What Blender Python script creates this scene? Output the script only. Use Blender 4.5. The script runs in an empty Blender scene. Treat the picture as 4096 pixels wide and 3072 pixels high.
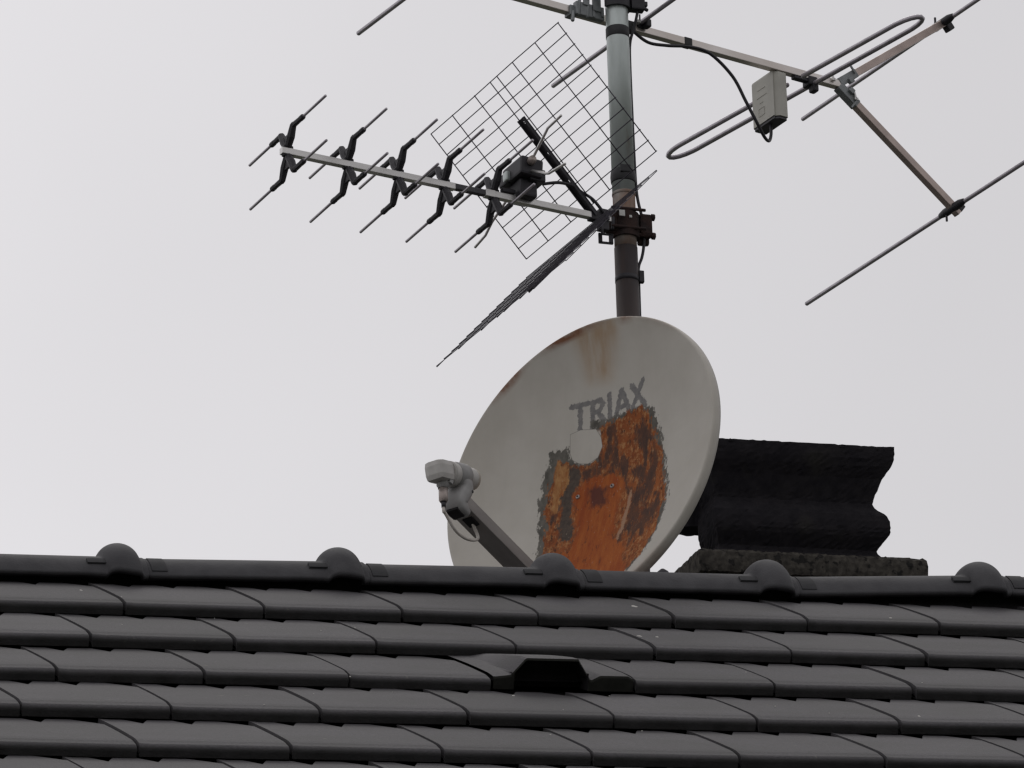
import bpy, bmesh, math, random
import numpy as np
from mathutils import Vector, Matrix

random.seed(7)
rng = np.random.default_rng(7)
S = bpy.context.scene
COL = S.collection
R = math.radians

# ------------------------------------------------------------------ camera
cam_d = bpy.data.cameras.new('camera')
cam_o = bpy.data.objects.new('camera', cam_d)
COL.objects.link(cam_o)
cam_d.sensor_width = 36.0
cam_d.lens = 30000.0 / 4096.0 * 36.0          # a long telephoto shot from the street
cam_d.clip_start = 0.5
cam_d.clip_end = 3000.0
RIGHT = Vector((0.955819, -0.283928, -0.076123))
DOWN = Vector((0.032248, 0.358677, -0.932904))
FWD = Vector((0.292182, 0.889233, 0.351987))
m = Matrix.Identity(4)
for i in range(3):
    m[i][0] = RIGHT[i]; m[i][1] = -DOWN[i]; m[i][2] = -FWD[i]
m.translation = Vector((-3.78813, -14.50092, -5.28241))
cam_o.matrix_world = m
S.camera = cam_o

# ------------------------------------------------------------------ world: overcast sky
SUN_EL, SUN_AZ = R(52), R(18)                 # the bright part of the cloud, behind the ridge
W = bpy.data.worlds.new("World"); S.world = W; W.use_nodes = True
nt = W.node_tree; nt.nodes.clear()
def wn(t, **k):
    n = nt.nodes.new(t)
    for a, b in k.items(): setattr(n, a, b)
    return n
wout = wn('ShaderNodeOutputWorld'); wbg = wn('ShaderNodeBackground')
sky = wn('ShaderNodeTexSky', sky_type='NISHITA', sun_disc=False, sun_elevation=SUN_EL, sun_rotation=SUN_AZ)
hs = wn('ShaderNodeHueSaturation'); hs.inputs['Saturation'].default_value = 0.12
tc = wn('ShaderNodeTexCoord')
def dotmap(vec, a, b, c, d):
    n = wn('ShaderNodeVectorMath', operation='DOT_PRODUCT'); n.inputs[1].default_value = vec
    nt.links.new(tc.outputs['Generated'], n.inputs[0])
    r = wn('ShaderNodeMapRange'); r.interpolation_type = 'SMOOTHSTEP'
    for i, v in enumerate((a, b, c, d)): r.inputs[1 + i].default_value = v
    nt.links.new(n.outputs['Value'], r.inputs[0])
    return r.outputs[0]
g1 = dotmap((0.27, 0.85, 0.45), -0.9, 0.95, 0.80, 1.0)     # cloud is brighter towards the hidden sun
g2 = dotmap(tuple(RIGHT), -0.13, 0.12, 1.08, 0.86)          # and thicker to the right
nz = wn('ShaderNodeTexNoise'); nz.inputs['Scale'].default_value = 7.0; nz.inputs['Detail'].default_value = 3.0
nt.links.new(tc.outputs['Generated'], nz.inputs['Vector'])
nr = wn('ShaderNodeMapRange')
for i, v in enumerate((0.3, 0.7, 0.96, 1.035)): nr.inputs[1 + i].default_value = v
nt.links.new(nz.outputs['Fac'], nr.inputs[0])
def mul(a, b):
    n = wn('ShaderNodeMath', operation='MULTIPLY'); nt.links.new(a, n.inputs[0]); nt.links.new(b, n.inputs[1]); return n.outputs[0]
gg = mul(mul(g1, g2), nr.outputs[0])
cl = wn('ShaderNodeVectorMath', operation='SCALE'); cl.inputs[0].default_value = (7.35, 7.18, 7.40)
nt.links.new(gg, cl.inputs['Scale'])
mx = wn('ShaderNodeMixRGB'); mx.inputs[0].default_value = 0.88
nt.links.new(sky.outputs[0], hs.inputs['Color']); nt.links.new(hs.outputs[0], mx.inputs[1])
nt.links.new(cl.outputs[0], mx.inputs[2]); nt.links.new(mx.outputs[0], wbg.inputs['Color'])
wbg.inputs['Strength'].default_value = 0.1
nt.links.new(wbg.outputs[0], wout.inputs[0])

sun_d = bpy.data.lights.new('sun', 'SUN'); sun_d.energy = 0.5; sun_d.angle = R(25); sun_d.color = (1.0, 0.97, 0.93)
sun_o = bpy.data.objects.new('sun', sun_d); COL.objects.link(sun_o)
sd = Vector((math.sin(SUN_AZ) * math.cos(SUN_EL), math.cos(SUN_AZ) * math.cos(SUN_EL), math.sin(SUN_EL)))
sun_o.rotation_euler = sd.to_track_quat('Z', 'Y').to_euler()

S.view_settings.view_transform = 'Standard'
S.view_settings.look = 'None'
S.view_settings.exposure = 0.0
S.view_settings.gamma = 1.0
S.render.engine = 'CYCLES'
S.cycles.filter_width = 1.4

# ------------------------------------------------------------------ materials
def mat(name, c1, c2=None, scale=20.0, rough=0.7, metal=0.0, bump=0.0, bscale=None, detail=6.0, lo=0.35, hi=0.65,
        stretch=(1, 1, 1), c3=None, s3=6.0, lo3=0.55, hi3=0.7, spec=0.5):
    M_ = bpy.data.materials.new(name); M_.use_nodes = True
    t = M_.node_tree; b = t.nodes['Principled BSDF']
    b.inputs['Roughness'].default_value = rough; b.inputs['Metallic'].default_value = metal
    b.inputs['Specular IOR Level'].default_value = spec
    if c2 is None: c2 = tuple(x * 0.8 for x in c1)
    co = t.nodes.new('ShaderNodeTexCoord'); mp = t.nodes.new('ShaderNodeMapping'); mp.inputs['Scale'].default_value = stretch
    t.links.new(co.outputs['Object'], mp.inputs['Vector'])
    def noise(s, d=detail):
        n = t.nodes.new('ShaderNodeTexNoise'); n.inputs['Scale'].default_value = s; n.inputs['Detail'].default_value = d
        t.links.new(mp.outputs[0], n.inputs['Vector']); return n
    def ramp(n, a, bb):
        r = t.nodes.new('ShaderNodeMapRange'); r.inputs[1].default_value = a; r.inputs[2].default_value = bb
        t.links.new(n.outputs['Fac'], r.inputs[0]); return r.outputs[0]
    n1 = noise(scale)
    mixn = t.nodes.new('ShaderNodeMixRGB'); mixn.inputs[1].default_value = (*c1, 1); mixn.inputs[2].default_value = (*c2, 1)
    t.links.new(ramp(n1, lo, hi), mixn.inputs[0]); out = mixn.outputs[0]
    if c3:
        m3 = t.nodes.new('ShaderNodeMixRGB'); m3.inputs[2].default_value = (*c3, 1)
        t.links.new(out, m3.inputs[1]); t.links.new(ramp(noise(s3), lo3, hi3), m3.inputs[0]); out = m3.outputs[0]
    t.links.new(out, b.inputs['Base Color'])
    if bump:
        bn = t.nodes.new('ShaderNodeBump'); bn.inputs['Strength'].default_value = bump; bn.inputs['Distance'].default_value = 0.004
        t.links.new(noise(bscale or scale * 3).outputs['Fac'], bn.inputs['Height']); t.links.new(bn.outputs[0], b.inputs['Normal'])
    return M_

M_TILE = mat('roof_tile', (0.092, 0.088, 0.093), (0.066, 0.063, 0.067), 230, 0.75, bump=0.3, bscale=260, stretch=(0.6, 1.0, 1.0), lo=.3, hi=.7,
             c3=(0.068, 0.066, 0.067), s3=9.0, lo3=0.42, hi3=0.72, spec=0.2)
def add_dirt_and_shade(M_):                     # algae plus painted shade, darkening the front edge of every tile
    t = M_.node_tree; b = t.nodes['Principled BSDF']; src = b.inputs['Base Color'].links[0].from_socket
    a = t.nodes.new('ShaderNodeAttribute'); a.attribute_name = 'dirt_shade'
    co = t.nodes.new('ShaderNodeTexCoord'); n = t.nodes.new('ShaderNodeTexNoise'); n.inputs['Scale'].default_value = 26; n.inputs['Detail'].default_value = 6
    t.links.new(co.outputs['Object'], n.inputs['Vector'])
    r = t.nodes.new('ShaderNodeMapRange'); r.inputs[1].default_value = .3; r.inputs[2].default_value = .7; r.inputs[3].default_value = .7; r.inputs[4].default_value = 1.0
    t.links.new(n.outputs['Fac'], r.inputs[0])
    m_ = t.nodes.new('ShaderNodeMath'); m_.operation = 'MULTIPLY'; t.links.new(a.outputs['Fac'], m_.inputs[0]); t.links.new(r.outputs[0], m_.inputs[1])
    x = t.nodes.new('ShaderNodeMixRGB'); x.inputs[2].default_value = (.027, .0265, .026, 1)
    tn = t.nodes.new('ShaderNodeAttribute'); tn.attribute_name = 'tone'
    ma = t.nodes.new('ShaderNodeMath'); ma.operation = 'MULTIPLY_ADD'; ma.inputs[1].default_value = .055; ma.inputs[2].default_value = 1.0
    t.links.new(tn.outputs['Fac'], ma.inputs[0])
    sc = t.nodes.new('ShaderNodeVectorMath'); sc.operation = 'SCALE'; t.links.new(src, sc.inputs[0]); t.links.new(ma.outputs[0], sc.inputs['Scale'])
    # a few pale lichen crusts
    ln = t.nodes.new('ShaderNodeTexNoise'); ln.inputs['Scale'].default_value = 60; ln.inputs['Detail'].default_value = 4; t.links.new(co.outputs['Object'], ln.inputs['Vector'])
    lr = t.nodes.new('ShaderNodeMapRange'); lr.inputs[1].default_value = .70; lr.inputs[2].default_value = .76; lr.inputs[4].default_value = .5; t.links.new(ln.outputs['Fac'], lr.inputs[0])
    lx_ = t.nodes.new('ShaderNodeMixRGB'); lx_.inputs[2].default_value = (.17, .165, .14, 1); t.links.new(lr.outputs[0], lx_.inputs[0]); t.links.new(sc.outputs[0], lx_.inputs[1])
    src = lx_.outputs[0]
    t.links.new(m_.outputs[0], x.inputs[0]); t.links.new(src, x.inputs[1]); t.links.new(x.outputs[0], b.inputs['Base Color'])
add_dirt_and_shade(M_TILE)
M_RIDGE = mat('ridge_tile', (0.072, 0.071, 0.075), (0.054, 0.053, 0.057), 22, 0.75, bump=0.2, bscale=200, spec=0.25)
M_TABSHADE = mat('tab_shade', (0.052, 0.052, 0.055), (0.042, 0.042, 0.044), 40, 0.8, spec=0.2)  # darker ridge colour, shade painted on the tabs
M_GRIMESHADE = mat('shaded_grimy_tile', (0.022, 0.0225, 0.019), (0.014, 0.014, 0.012), 40, 0.85, spec=0.2)  # dark tile colour: dirt and painted shade for the vent tile's rim and front
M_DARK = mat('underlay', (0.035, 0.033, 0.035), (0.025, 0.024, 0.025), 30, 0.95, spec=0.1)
M_DROP = mat('dropping', (0.55, 0.54, 0.5), (0.4, 0.39, 0.36), 300, 0.9)
M_WALL = mat('render_wall', (0.45, 0.43, 0.39), (0.38, 0.36, 0.33), 3, 0.9)
M_GROUND = mat('ground', (0.06, 0.065, 0.045), (0.04, 0.05, 0.03), 0.8, 0.95)
M_GALV = mat('galvanised', (0.56, 0.61, 0.595), (0.43, 0.47, 0.455), 30, 0.40, 0.5, stretch=(1, 1, 0.25), bump=0.1, c3=(0.24, 0.13, 0.08), s3=22, lo3=0.62, hi3=0.76)
M_ZINC = mat('dull_zinc', (0.27, 0.285, 0.29), (0.19, 0.20, 0.205), 40, 0.5, 0.4, bump=0.1)
M_RUSTP = mat('rusty_pipe', (0.20, 0.11, 0.07), (0.38, 0.38, 0.36), 16, 0.85, 0.1, c3=(0.10, 0.05, 0.035), s3=14, stretch=(1, 1, 0.5), bump=0.2)
M_OLDP = mat('old_pipe', (0.027, 0.022, 0.024), (0.052, 0.036, 0.032), 32, 0.7, 0.1, stretch=(1, 1, 0.12), c3=(0.11, 0.055, 0.036), s3=26, lo3=0.58, hi3=0.74, bump=0.15)
M_BLACK = mat('black_plastic', (0.022, 0.020, 0.026), (0.014, 0.013, 0.017), 60, 0.55)
M_TAPE = mat('black_tape', (0.02, 0.02, 0.023), (0.013, 0.013, 0.015), 60, 0.6)
M_RUST = mat('rusty_iron', (0.040, 0.020, 0.016), (0.018, 0.012, 0.012), 40, 0.9, 0.1, bump=0.4)
M_ALU = mat('aluminium', (0.68, 0.67, 0.655), (0.55, 0.54, 0.525), 30, 0.34, 0.8, stretch=(0.2, 1, 1), bump=0.05)
M_ALUB = mat('tarnished_aluminium', (0.70, 0.66, 0.63), (0.58, 0.53, 0.49), 25, 0.33, 0.8, stretch=(0.3, 1, 1), bump=0.05)
M_ALUP = mat('brown_aluminium', (0.52, 0.43, 0.39), (0.40, 0.33, 0.30), 22, 0.42, 0.6, bump=0.05)
M_ROD = mat('grey_rod', (0.48, 0.45, 0.485), (0.38, 0.355, 0.385), 40, 0.36, 0.6)
M_WIRE = mat('dark_wire', (0.075, 0.07, 0.09), (0.055, 0.05, 0.065), 60, 0.55, 0.4)
M_BAR = mat('dark_bar', (0.038, 0.036, 0.044), (0.028, 0.026, 0.032), 60, 0.55, 0.2)
M_BOX = mat('beige_plastic', (0.50, 0.49, 0.44), (0.44, 0.43, 0.385), 25, 0.6, bump=0.04)
M_BOXB = mat('grey_plastic', (0.07, 0.068, 0.075), (0.05, 0.048, 0.055), 50, 0.6)
M_LNB = mat('lnb_plastic', (0.54, 0.525, 0.50), (0.46, 0.445, 0.42), 40, 0.6)
M_LNBG = mat('bracket_plastic', (0.34, 0.335, 0.33), (0.28, 0.275, 0.27), 40, 0.6)
M_ARM = mat('arm_paint', (0.30, 0.275, 0.26), (0.23, 0.21, 0.20), 30, 0.55, stretch=(1, 1, 0.3))
M_CABW = mat('pale_cable', (0.62, 0.58, 0.53), (0.52, 0.48, 0.44), 80, 0.5)
M_CONN = mat('connector', (0.42, 0.36, 0.33), (0.30, 0.26, 0.24), 80, 0.45, 0.4)
M_HORN = mat('horn_cap', (0.50, 0.46, 0.39), (0.44, 0.40, 0.34), 60, 0.6)
M_COWL = mat('sooty_concrete', (0.026, 0.024, 0.027), (0.017, 0.016, 0.019), 30, 0.95, bump=0.15, bscale=300, c3=(0.036, 0.034, 0.031), s3=8, lo3=0.6, hi3=0.8, spec=0.1)
M_SLAB = mat('lichen_concrete', (0.085, 0.078, 0.068), (0.042, 0.039, 0.035), 60, 0.95, bump=0.8, bscale=90, c3=(0.024, 0.023, 0.022), s3=48, lo3=0.56, hi3=0.62, spec=0.1)
M_STACK = mat('chimney_brick', (0.08, 0.05, 0.04), (0.05, 0.035, 0.03), 9, 0.95, bump=0.4)
M_WHITE = mat('white_paint', (0.6, 0.6, 0.58), (0.5, 0.5, 0.48), 50, 0.6)

# ------------------------------------------------------------------ mesh helpers
class MB:
    def __init__(s): s.v = []; s.f = []; s.mi = []; s.sm = []
    def add(s, vs, fs, mi=0, smooth=False):
        o = len(s.v); s.v += [tuple(map(float, p)) for p in vs]
        for f in fs: s.f.append(tuple(i + o for i in f)); s.mi.append(mi); s.sm.append(smooth)
    def box(s, c, d, ax=None, bev=0.0, mi=0):
        """centre c, full size d, axes ax (3 vectors); chamfered when bev > 0"""
        c = Vector(c); ax = [Vector(a).normalized() for a in (ax or ((1, 0, 0), (0, 1, 0), (0, 0, 1)))]
        bm = bmesh.new(); bmesh.ops.create_cube(bm, size=1.0)
        for v in bm.verts: v.co = Vector((v.co.x * d[0], v.co.y * d[1], v.co.z * d[2]))
        if bev > 0: bmesh.ops.bevel(bm, geom=bm.edges[:], offset=bev, segments=2, profile=0.6, affect='EDGES')
        bm.verts.index_update()
        vs = [c + ax[0] * v.co.x + ax[1] * v.co.y + ax[2] * v.co.z for v in bm.verts]
        s.add(vs, [[v.index for v in f.verts] for f in bm.faces], mi, False); bm.free(); return s
    def tube(s, pts, r, n=12, mi=0, round_end=True, flat=None, smooth=True):
        """tube along pts; r a radius or a list; flat=(axis, k) squashes the section"""
        P = [Vector(p) for p in pts]
        rs = [r] * len(P) if not isinstance(r, (list, tuple)) else list(r)
        if round_end:
            d0 = (P[0] - P[1]).normalized(); d1 = (P[-1] - P[-2]).normalized()
            P = [P[0] + d0 * rs[0] * .5, P[0] + d0 * rs[0] * .35] + P + [P[-1] + d1 * rs[-1] * .35, P[-1] + d1 * rs[-1] * .5]
            rs = [rs[0] * .45, rs[0] * .8] + rs + [rs[-1] * .8, rs[-1] * .45]
        T = []
        for i in range(len(P)):
            a = P[max(i - 1, 0)]; b = P[min(i + 1, len(P) - 1)]; T.append((b - a).normalized())
        u = T[0].orthogonal().normalized(); vs = []
        for i, p in enumerate(P):
            u = (u - T[i] * u.dot(T[i])).normalized(); w = T[i].cross(u)
            for k in range(n):
                a = 2 * math.pi * k / n; o = (u * math.cos(a) + w * math.sin(a)) * rs[i]
                if flat: o = o - Vector(flat[0]) * o.dot(Vector(flat[0])) * (1 - flat[1])
                vs.append(p + o)
        fs = []
        for i in range(len(P) - 1):
            for k in range(n):
                fs.append((i * n + k, i * n + (k + 1) % n, (i + 1) * n + (k + 1) % n, (i + 1) * n + k))
        s.add(vs, fs, mi, smooth)
        o = len(s.v) - len(vs)
        s.f += [tuple(o + k for k in reversed(range(n))), tuple(o + (len(P) - 1) * n + k for k in range(n))]
        s.mi += [mi, mi]; s.sm += [False, False]; return s
    def lathe(s, o, axis, prof, n=24, mi=0, smooth=True):
        """revolve prof [(distance along axis, radius)]"""
        o = Vector(o); t = Vector(axis).normalized(); u = t.orthogonal().normalized(); w = t.cross(u); vs = []
        for d, r in prof:
            for k in range(n):
                a = 2 * math.pi * k / n; vs.append(o + t * d + (u * math.cos(a) + w * math.sin(a)) * r)
        fs = [(i * n + k, i * n + (k + 1) % n, (i + 1) * n + (k + 1) % n, (i + 1) * n + k) for i in range(len(prof) - 1) for k in range(n)]
        s.add(vs, fs, mi, smooth); b = len(s.v) - len(vs)
        s.f += [tuple(b + k for k in reversed(range(n))), tuple(b + (len(prof) - 1) * n + k for k in range(n))]
        s.mi += [mi, mi]; s.sm += [False, False]; return s
    def band(s, c, axis, x0, r0, r1, h, a0, a1, n=24, mi=0):
        """part of a flat ring (a strap) round axis, angles measured from x0"""
        c = Vector(c); t = Vector(axis).normalized(); u = Vector(x0); u = (u - t * u.dot(t)).normalized(); w = t.cross(u); vs = []
        for i in range(n + 1):
            a = a0 + (a1 - a0) * i / n; d = u * math.cos(a) + w * math.sin(a)
            vs += [c + d * r0 - t * h / 2, c + d * r1 - t * h / 2, c + d * r1 + t * h / 2, c + d * r0 + t * h / 2]
        fs = []
        for i in range(n):
            for k in range(4): fs.append((i * 4 + k, i * 4 + (k + 1) % 4, i * 4 + 4 + (k + 1) % 4, i * 4 + 4 + k))
        fs += [(3, 2, 1, 0), (n * 4, n * 4 + 1, n * 4 + 2, n * 4 + 3)]
        s.add(vs, fs, mi, False); return s
    def build(s, name, mats, parent=None, label=None):
        me = bpy.data.meshes.new(name); me.from_pydata(s.v, [], s.f)
        for q in (mats if isinstance(mats, (list, tuple)) else [mats]): me.materials.append(q)
        me.polygons.foreach_set('material_index', s.mi); me.polygons.foreach_set('use_smooth', s.sm)
        bm = bmesh.new(); bm.from_mesh(me); bmesh.ops.recalc_face_normals(bm, faces=bm.faces[:]); bm.to_mesh(me); bm.free()
        o = bpy.data.objects.new(name, me); COL.objects.link(o)
        if parent: o.parent = parent
        if label: o['label'] = label
        return o

def thing(name, label, cat, o=(0, 0, 0), ax=None, group=None):
    e = bpy.data.objects.new(name, None); COL.objects.link(e); e.empty_display_size = 0.1
    q = Matrix.Identity(4)
    if ax:
        for c in range(3):
            for r_ in range(3): q[r_][c] = ax[c][r_]
    q.translation = Vector(o); e.matrix_world = q
    e['label'] = label; e['category'] = cat
    if group: e['group'] = group
    return e
def copy_tree(o, parent=None):
    c = o.copy(); COL.objects.link(c); c.parent = parent
    for ch in list(o.children): copy_tree(ch, c)
    return c
def mm(*p): return tuple(x / 1000.0 for x in p)
def smooth_path(pts, n=6):
    P = [Vector(p) for p in pts]; out = []
    for i in range(len(P) - 1):
        p0 = P[max(i - 1, 0)]; p1 = P[i]; p2 = P[i + 1]; p3 = P[min(i + 2, len(P) - 1)]
        for k in range(n):
            t = k / n
            out.append(0.5 * ((2 * p1) + (p2 - p0) * t + (2 * p0 - 5 * p1 + 4 * p2 - p3) * t * t + (-p0 + 3 * p1 - 3 * p2 + p3) * t ** 3))
    return out + [P[-1]]

# ------------------------------------------------------------------ ground
g = MB(); g.add([(-900, -900, -6.9), (900, -900, -6.9), (900, 900, -6.9), (-900, 900, -6.9)], [(0, 1, 2, 3)])
go = g.build('ground', M_GROUND); go['kind'] = 'structure'

# ------------------------------------------------------------------ house with its tiled roof
ST = R(31.0); CS, SS = math.cos(ST), math.sin(ST)
GAUGE, TW = 0.34, 0.30
YC = 0.08; NROW = 11; X0, X1 = -2.7, 5.1
house = thing('house', 'house whose dark grey tiled pitched roof runs the full width below the aerials', 'house')

def h_surf(d):                       # height of a tile's top over the plane of the noses
    t = min(d / 0.30, 1.0); h = -0.0275 * (1 - t) + 0.0015 * math.sin(math.pi * t)
    if d > 0.285: h -= 0.0022 * ((d - 0.285) / 0.04) ** 2
    return h
def saw(x):                          # little dips along the head of each exposed tile
    def notch(c, w, depth): return depth * max(0.0, 1 - abs(x - c) / w)
    e = max(0.0, (x - .243) / .0505)
    return max(notch(.074, .023, .062), notch(.171, .023, .062), .070 * min(1.0, e))
XC = [0, .003, .02, .04, .05, .056, .062, .068, .074, .080, .086, .092, .098, .12, .147, .152, .159, .165, .171, .177, .183, .189, .195, .215, .243, .255, .265, .275, .285, .291, .2935]
DC = [0, .03, .08, .13, .18, .22, .25, .27, .285, .304, .318]
def place_row(sgn):
    def f(x, d, h): return (x, 0.0 - d * CS - h * SS, -d * SS + h * CS) if sgn > 0 else (x, 2 * YC + d * CS + h * SS, -d * SS + h * CS)
    return f
GR = {}; TN = {}
def make_tile(B, f, xs, d0, first_h, dh, tilt, skew):
    base_i = len(B.v)
    nx = len(XC); prof = []
    for d in DC: prof.append((d, h_surf(d)))
    for a in (10, 20, 30, 40, 50, 60, 70, 80, 90): prof.append((0.325 + 0.015 * math.sin(R(a)), h_surf(.318) - 0.0115 * (1 - math.cos(R(a)))))
    prof.append((0.3392, -0.0255)); prof.append((0.29, -0.0262))
    vs = []
    for j, (d, h) in enumerate(prof):
        for x in XC:
            dd = d + (saw(x) if j == 0 else 0.0)
            if j == 0: hh = h_surf(dd)
            elif j in (1, 2, 3): dd = max(d, saw(x) + 0.006 * j); hh = h_surf(dd)
            else: hh = h
            edge = 0.0018 * math.exp(-x / 0.006)                       # slightly proud interlock
            vs.append(f(xs + x + skew * d, d0 + dd, hh + dh + tilt * (x - .15) + (edge if j < len(prof) - 2 else 0)))
    np_ = len(prof)
    for x in XC: vs.append(f(xs + x, d0 + saw(x), h_surf(saw(x)) - 0.02))   # lip under the head
    fs = []
    for j in range(np_ - 1):
        for i in range(nx - 1): fs.append((j * nx + i, j * nx + i + 1, (j + 1) * nx + i + 1, (j + 1) * nx + i))
    b = np_ * nx
    for i in range(nx - 1): fs.append((b + i, b + i + 1, i + 1, i))
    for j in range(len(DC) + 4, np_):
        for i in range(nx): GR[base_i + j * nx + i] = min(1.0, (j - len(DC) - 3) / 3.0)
    B.add(vs, fs, 0, False)
    tone = random.gauss(0, 1)
    for i in range(len(vs)): TN[base_i + i] = tone
    # sides
    for side in (0, nx - 1):
        top = [j * nx + side for j in range(np_ - 1)]
        o = base_i
        low = [f(xs + XC[side] + skew * prof[j][0], d0 + prof[j][0], min(prof[j][1] - .0005, max(prof[j][1] - 0.018, -0.0255 if j > 3 else -.045)) + dh) for j in range(np_ - 1)]
        k = len(B.v); B.v += [tuple(map(float, p)) for p in low]
        for j in range(np_ - 2):
            B.f.append((o + top[j], o + top[j + 1], k + j + 1, k + j)); B.mi.append(0); B.sm.append(False)
VENT = (3, 2)                         # row, index counted from the tile whose right joint is at X = 0
roof = None
for sgn in (1, -1):
    B = MB(); f = place_row(sgn); GR.clear(); TN.clear()
    for k in range(1, NROW + 1):
        off = -0.5 * (k - 1)
        d0 = (k - 1) * GAUGE
        n0 = int(math.floor((X0) / TW - off)); n1 = int(math.ceil((X1) / TW - off))
        for j in range(n0, n1):
            xr = (off + j) * TW                                        # the right joint of this tile
            if sgn > 0 and k == 3 and abs(xr - 0.90) < 0.02: continue   # the ventilation tile goes here
            make_tile(B, f, xr - TW + 0.0035 + random.uniform(-.0008, .0008), d0 + random.uniform(-.0025, .0025), 0,
                      random.uniform(-.001, .001), random.uniform(-.005, .005), random.uniform(-.004, .004))
        # dark bed below the joints and behind the heads
        ds = [-0.10 if k > 1 else -0.086, 0.0] + [0.08, 0.16, 0.24, 0.30]
        vs = []
        for d in ds:
            for x in (X0 - .2, X1 + .2): vs.append(f(x, d0 + d, (h_surf(max(d, 0)) - 0.012) if d >= 0 else -0.045))
        B.add(vs, [(2 * i, 2 * i + 1, 2 * i + 3, 2 * i + 2) for i in range(len(ds) - 1)], 1)
    # under side of the roof
    L_ = NROW * GAUGE
    B.add([f(X0 - .2, -0.05, -.06), f(X1 + .2, -0.05, -.06), f(X1 + .2, L_, -.06), f(X0 - .2, L_, -.06)], [(0, 1, 2, 3)], 1)
    if sgn > 0:
        # bird droppings and grit lying on the tiles
        def spot(x, d, rx, ry):
            h = h_surf(d % GAUGE) + .0015; n = 9; vs = [f(x, d, h + .0012)]
            for q in range(n):
                a = 2 * math.pi * q / n; rr = random.uniform(.7, 1.2)
                vs.append(f(x + rx * rr * math.cos(a), d + ry * rr * math.sin(a), h - .0006))
            B.add(vs, [(0, 1 + q, 1 + (q + 1) % n) for q in range(n)], 2)
        for x, d, rx, ry in ((1.153, .205, .006, .010), (1.068, .515, .007, .009), (1.105, .52, .004, .006), (.62, 1.10, .003, .005), (-.05, .16, .003, .006), (.01, .27, .004, .006),
                             (1.62, 1.66, .004, .008), (1.70, .30, .004, .004), (2.02, 1.52, .003, .007), (.30, 1.02, .002, .004), (1.41, 1.30, .003, .006)):
            spot(x, d, rx, ry)
        for q in range(26):
            spot(random.uniform(-.3, 2.2), random.uniform(.2, 2.1), random.uniform(.0008, .002), random.uniform(.0015, .003))
    o = B.build('roof', [M_TILE, M_DARK, M_DROP], house)
    at = o.data.attributes.new('dirt_shade', 'FLOAT', 'POINT'); gv = np.zeros(len(o.data.vertices), np.float32)
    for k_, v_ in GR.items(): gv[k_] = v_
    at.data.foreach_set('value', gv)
    at = o.data.attributes.new('tone', 'FLOAT', 'POINT'); gv = np.zeros(len(o.data.vertices), np.float32)
    for k_, v_ in TN.items(): gv[k_] = v_
    at.data.foreach_set('value', gv)
    if sgn > 0: roof = o

# ventilation tile: a hood with a dark mouth, spreading to both sides
B = MB(); f = place_row(1); xs = 0.90 - TW; d0 = 2 * GAUGE
def hood(x, d):                       # extra height of the moulded hood
    t = min(d / 0.33, 1.0); H = 0.006 + 0.033 * t
    a, b, w = 0.066 + .012 * (1 - t), 0.176, 0.030
    if x < a - w - .03: k = 0
    elif x < a - w: k = .10 * (x - a + w + .03) / .03
    elif x < a: k = .10 + .90 * (x - a + w) / w
    elif x <= b: k = 1
    elif x < b + w: k = 1 - 1.12 * (x - b) / w
    elif x < b + w + .02: k = -.12 + .27 * (x - b - w) / .02
    elif x < .284: k = .15
    else: k = .15 * max(0, (.296 - x) / .012)
    return H * k
xx = [i * .296 / 74 for i in range(75)]; dd_ = [i * .330 / 16 for i in range(17)]
vs = [f(xs + .002 + x, d0 + d, h_surf(min(d, .3)) + .002 + hood(x, d)) for d in dd_ for x in xx]
n = len(xx); fs = [(j * n + i, j * n + i + 1, (j + 1) * n + i + 1, (j + 1) * n + i) for j in range(len(dd_) - 1) for i in range(n - 1)]
B.add(vs, fs, 0, False)
edge = [(x, h_surf(.3) + .002 + hood(x, .33)) for x in xx]
lo = [f(xs + .002 + x, d0 + .333, -.024) for x, h in edge]; hi_ = [f(xs + .002 + x, d0 + .333, h - .004) for x, h in edge]
top = [f(xs + .002 + x, d0 + .33, h) for x, h in edge]
def strip(a, b, mi, sel):
    k = len(B.v); B.v += [tuple(map(float, p)) for p in a + b]
    for i in range(n - 1):
        if sel(xx[i]): B.f.append((k + i, k + i + 1, k + n + i + 1, k + n + i)); B.mi.append(mi); B.sm.append(False)
strip(top, hi_, 2, lambda x: True)
strip(hi_, lo, 2, lambda x: x < .043 or x > .199)
# inside of the mouth: side cheeks, floor-less dark cavity running up the slope
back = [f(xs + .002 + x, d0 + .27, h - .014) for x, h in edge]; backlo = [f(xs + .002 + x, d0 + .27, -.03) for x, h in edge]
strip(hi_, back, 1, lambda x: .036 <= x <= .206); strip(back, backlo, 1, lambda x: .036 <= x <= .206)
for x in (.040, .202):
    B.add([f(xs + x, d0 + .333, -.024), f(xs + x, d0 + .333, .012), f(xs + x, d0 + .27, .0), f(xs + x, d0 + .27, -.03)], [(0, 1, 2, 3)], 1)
vent = B.build('vent_tile', [M_TILE, M_DARK, M_GRIMESHADE], roof, 'ventilation roof tile with a raised hood and dark mouth')

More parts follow.
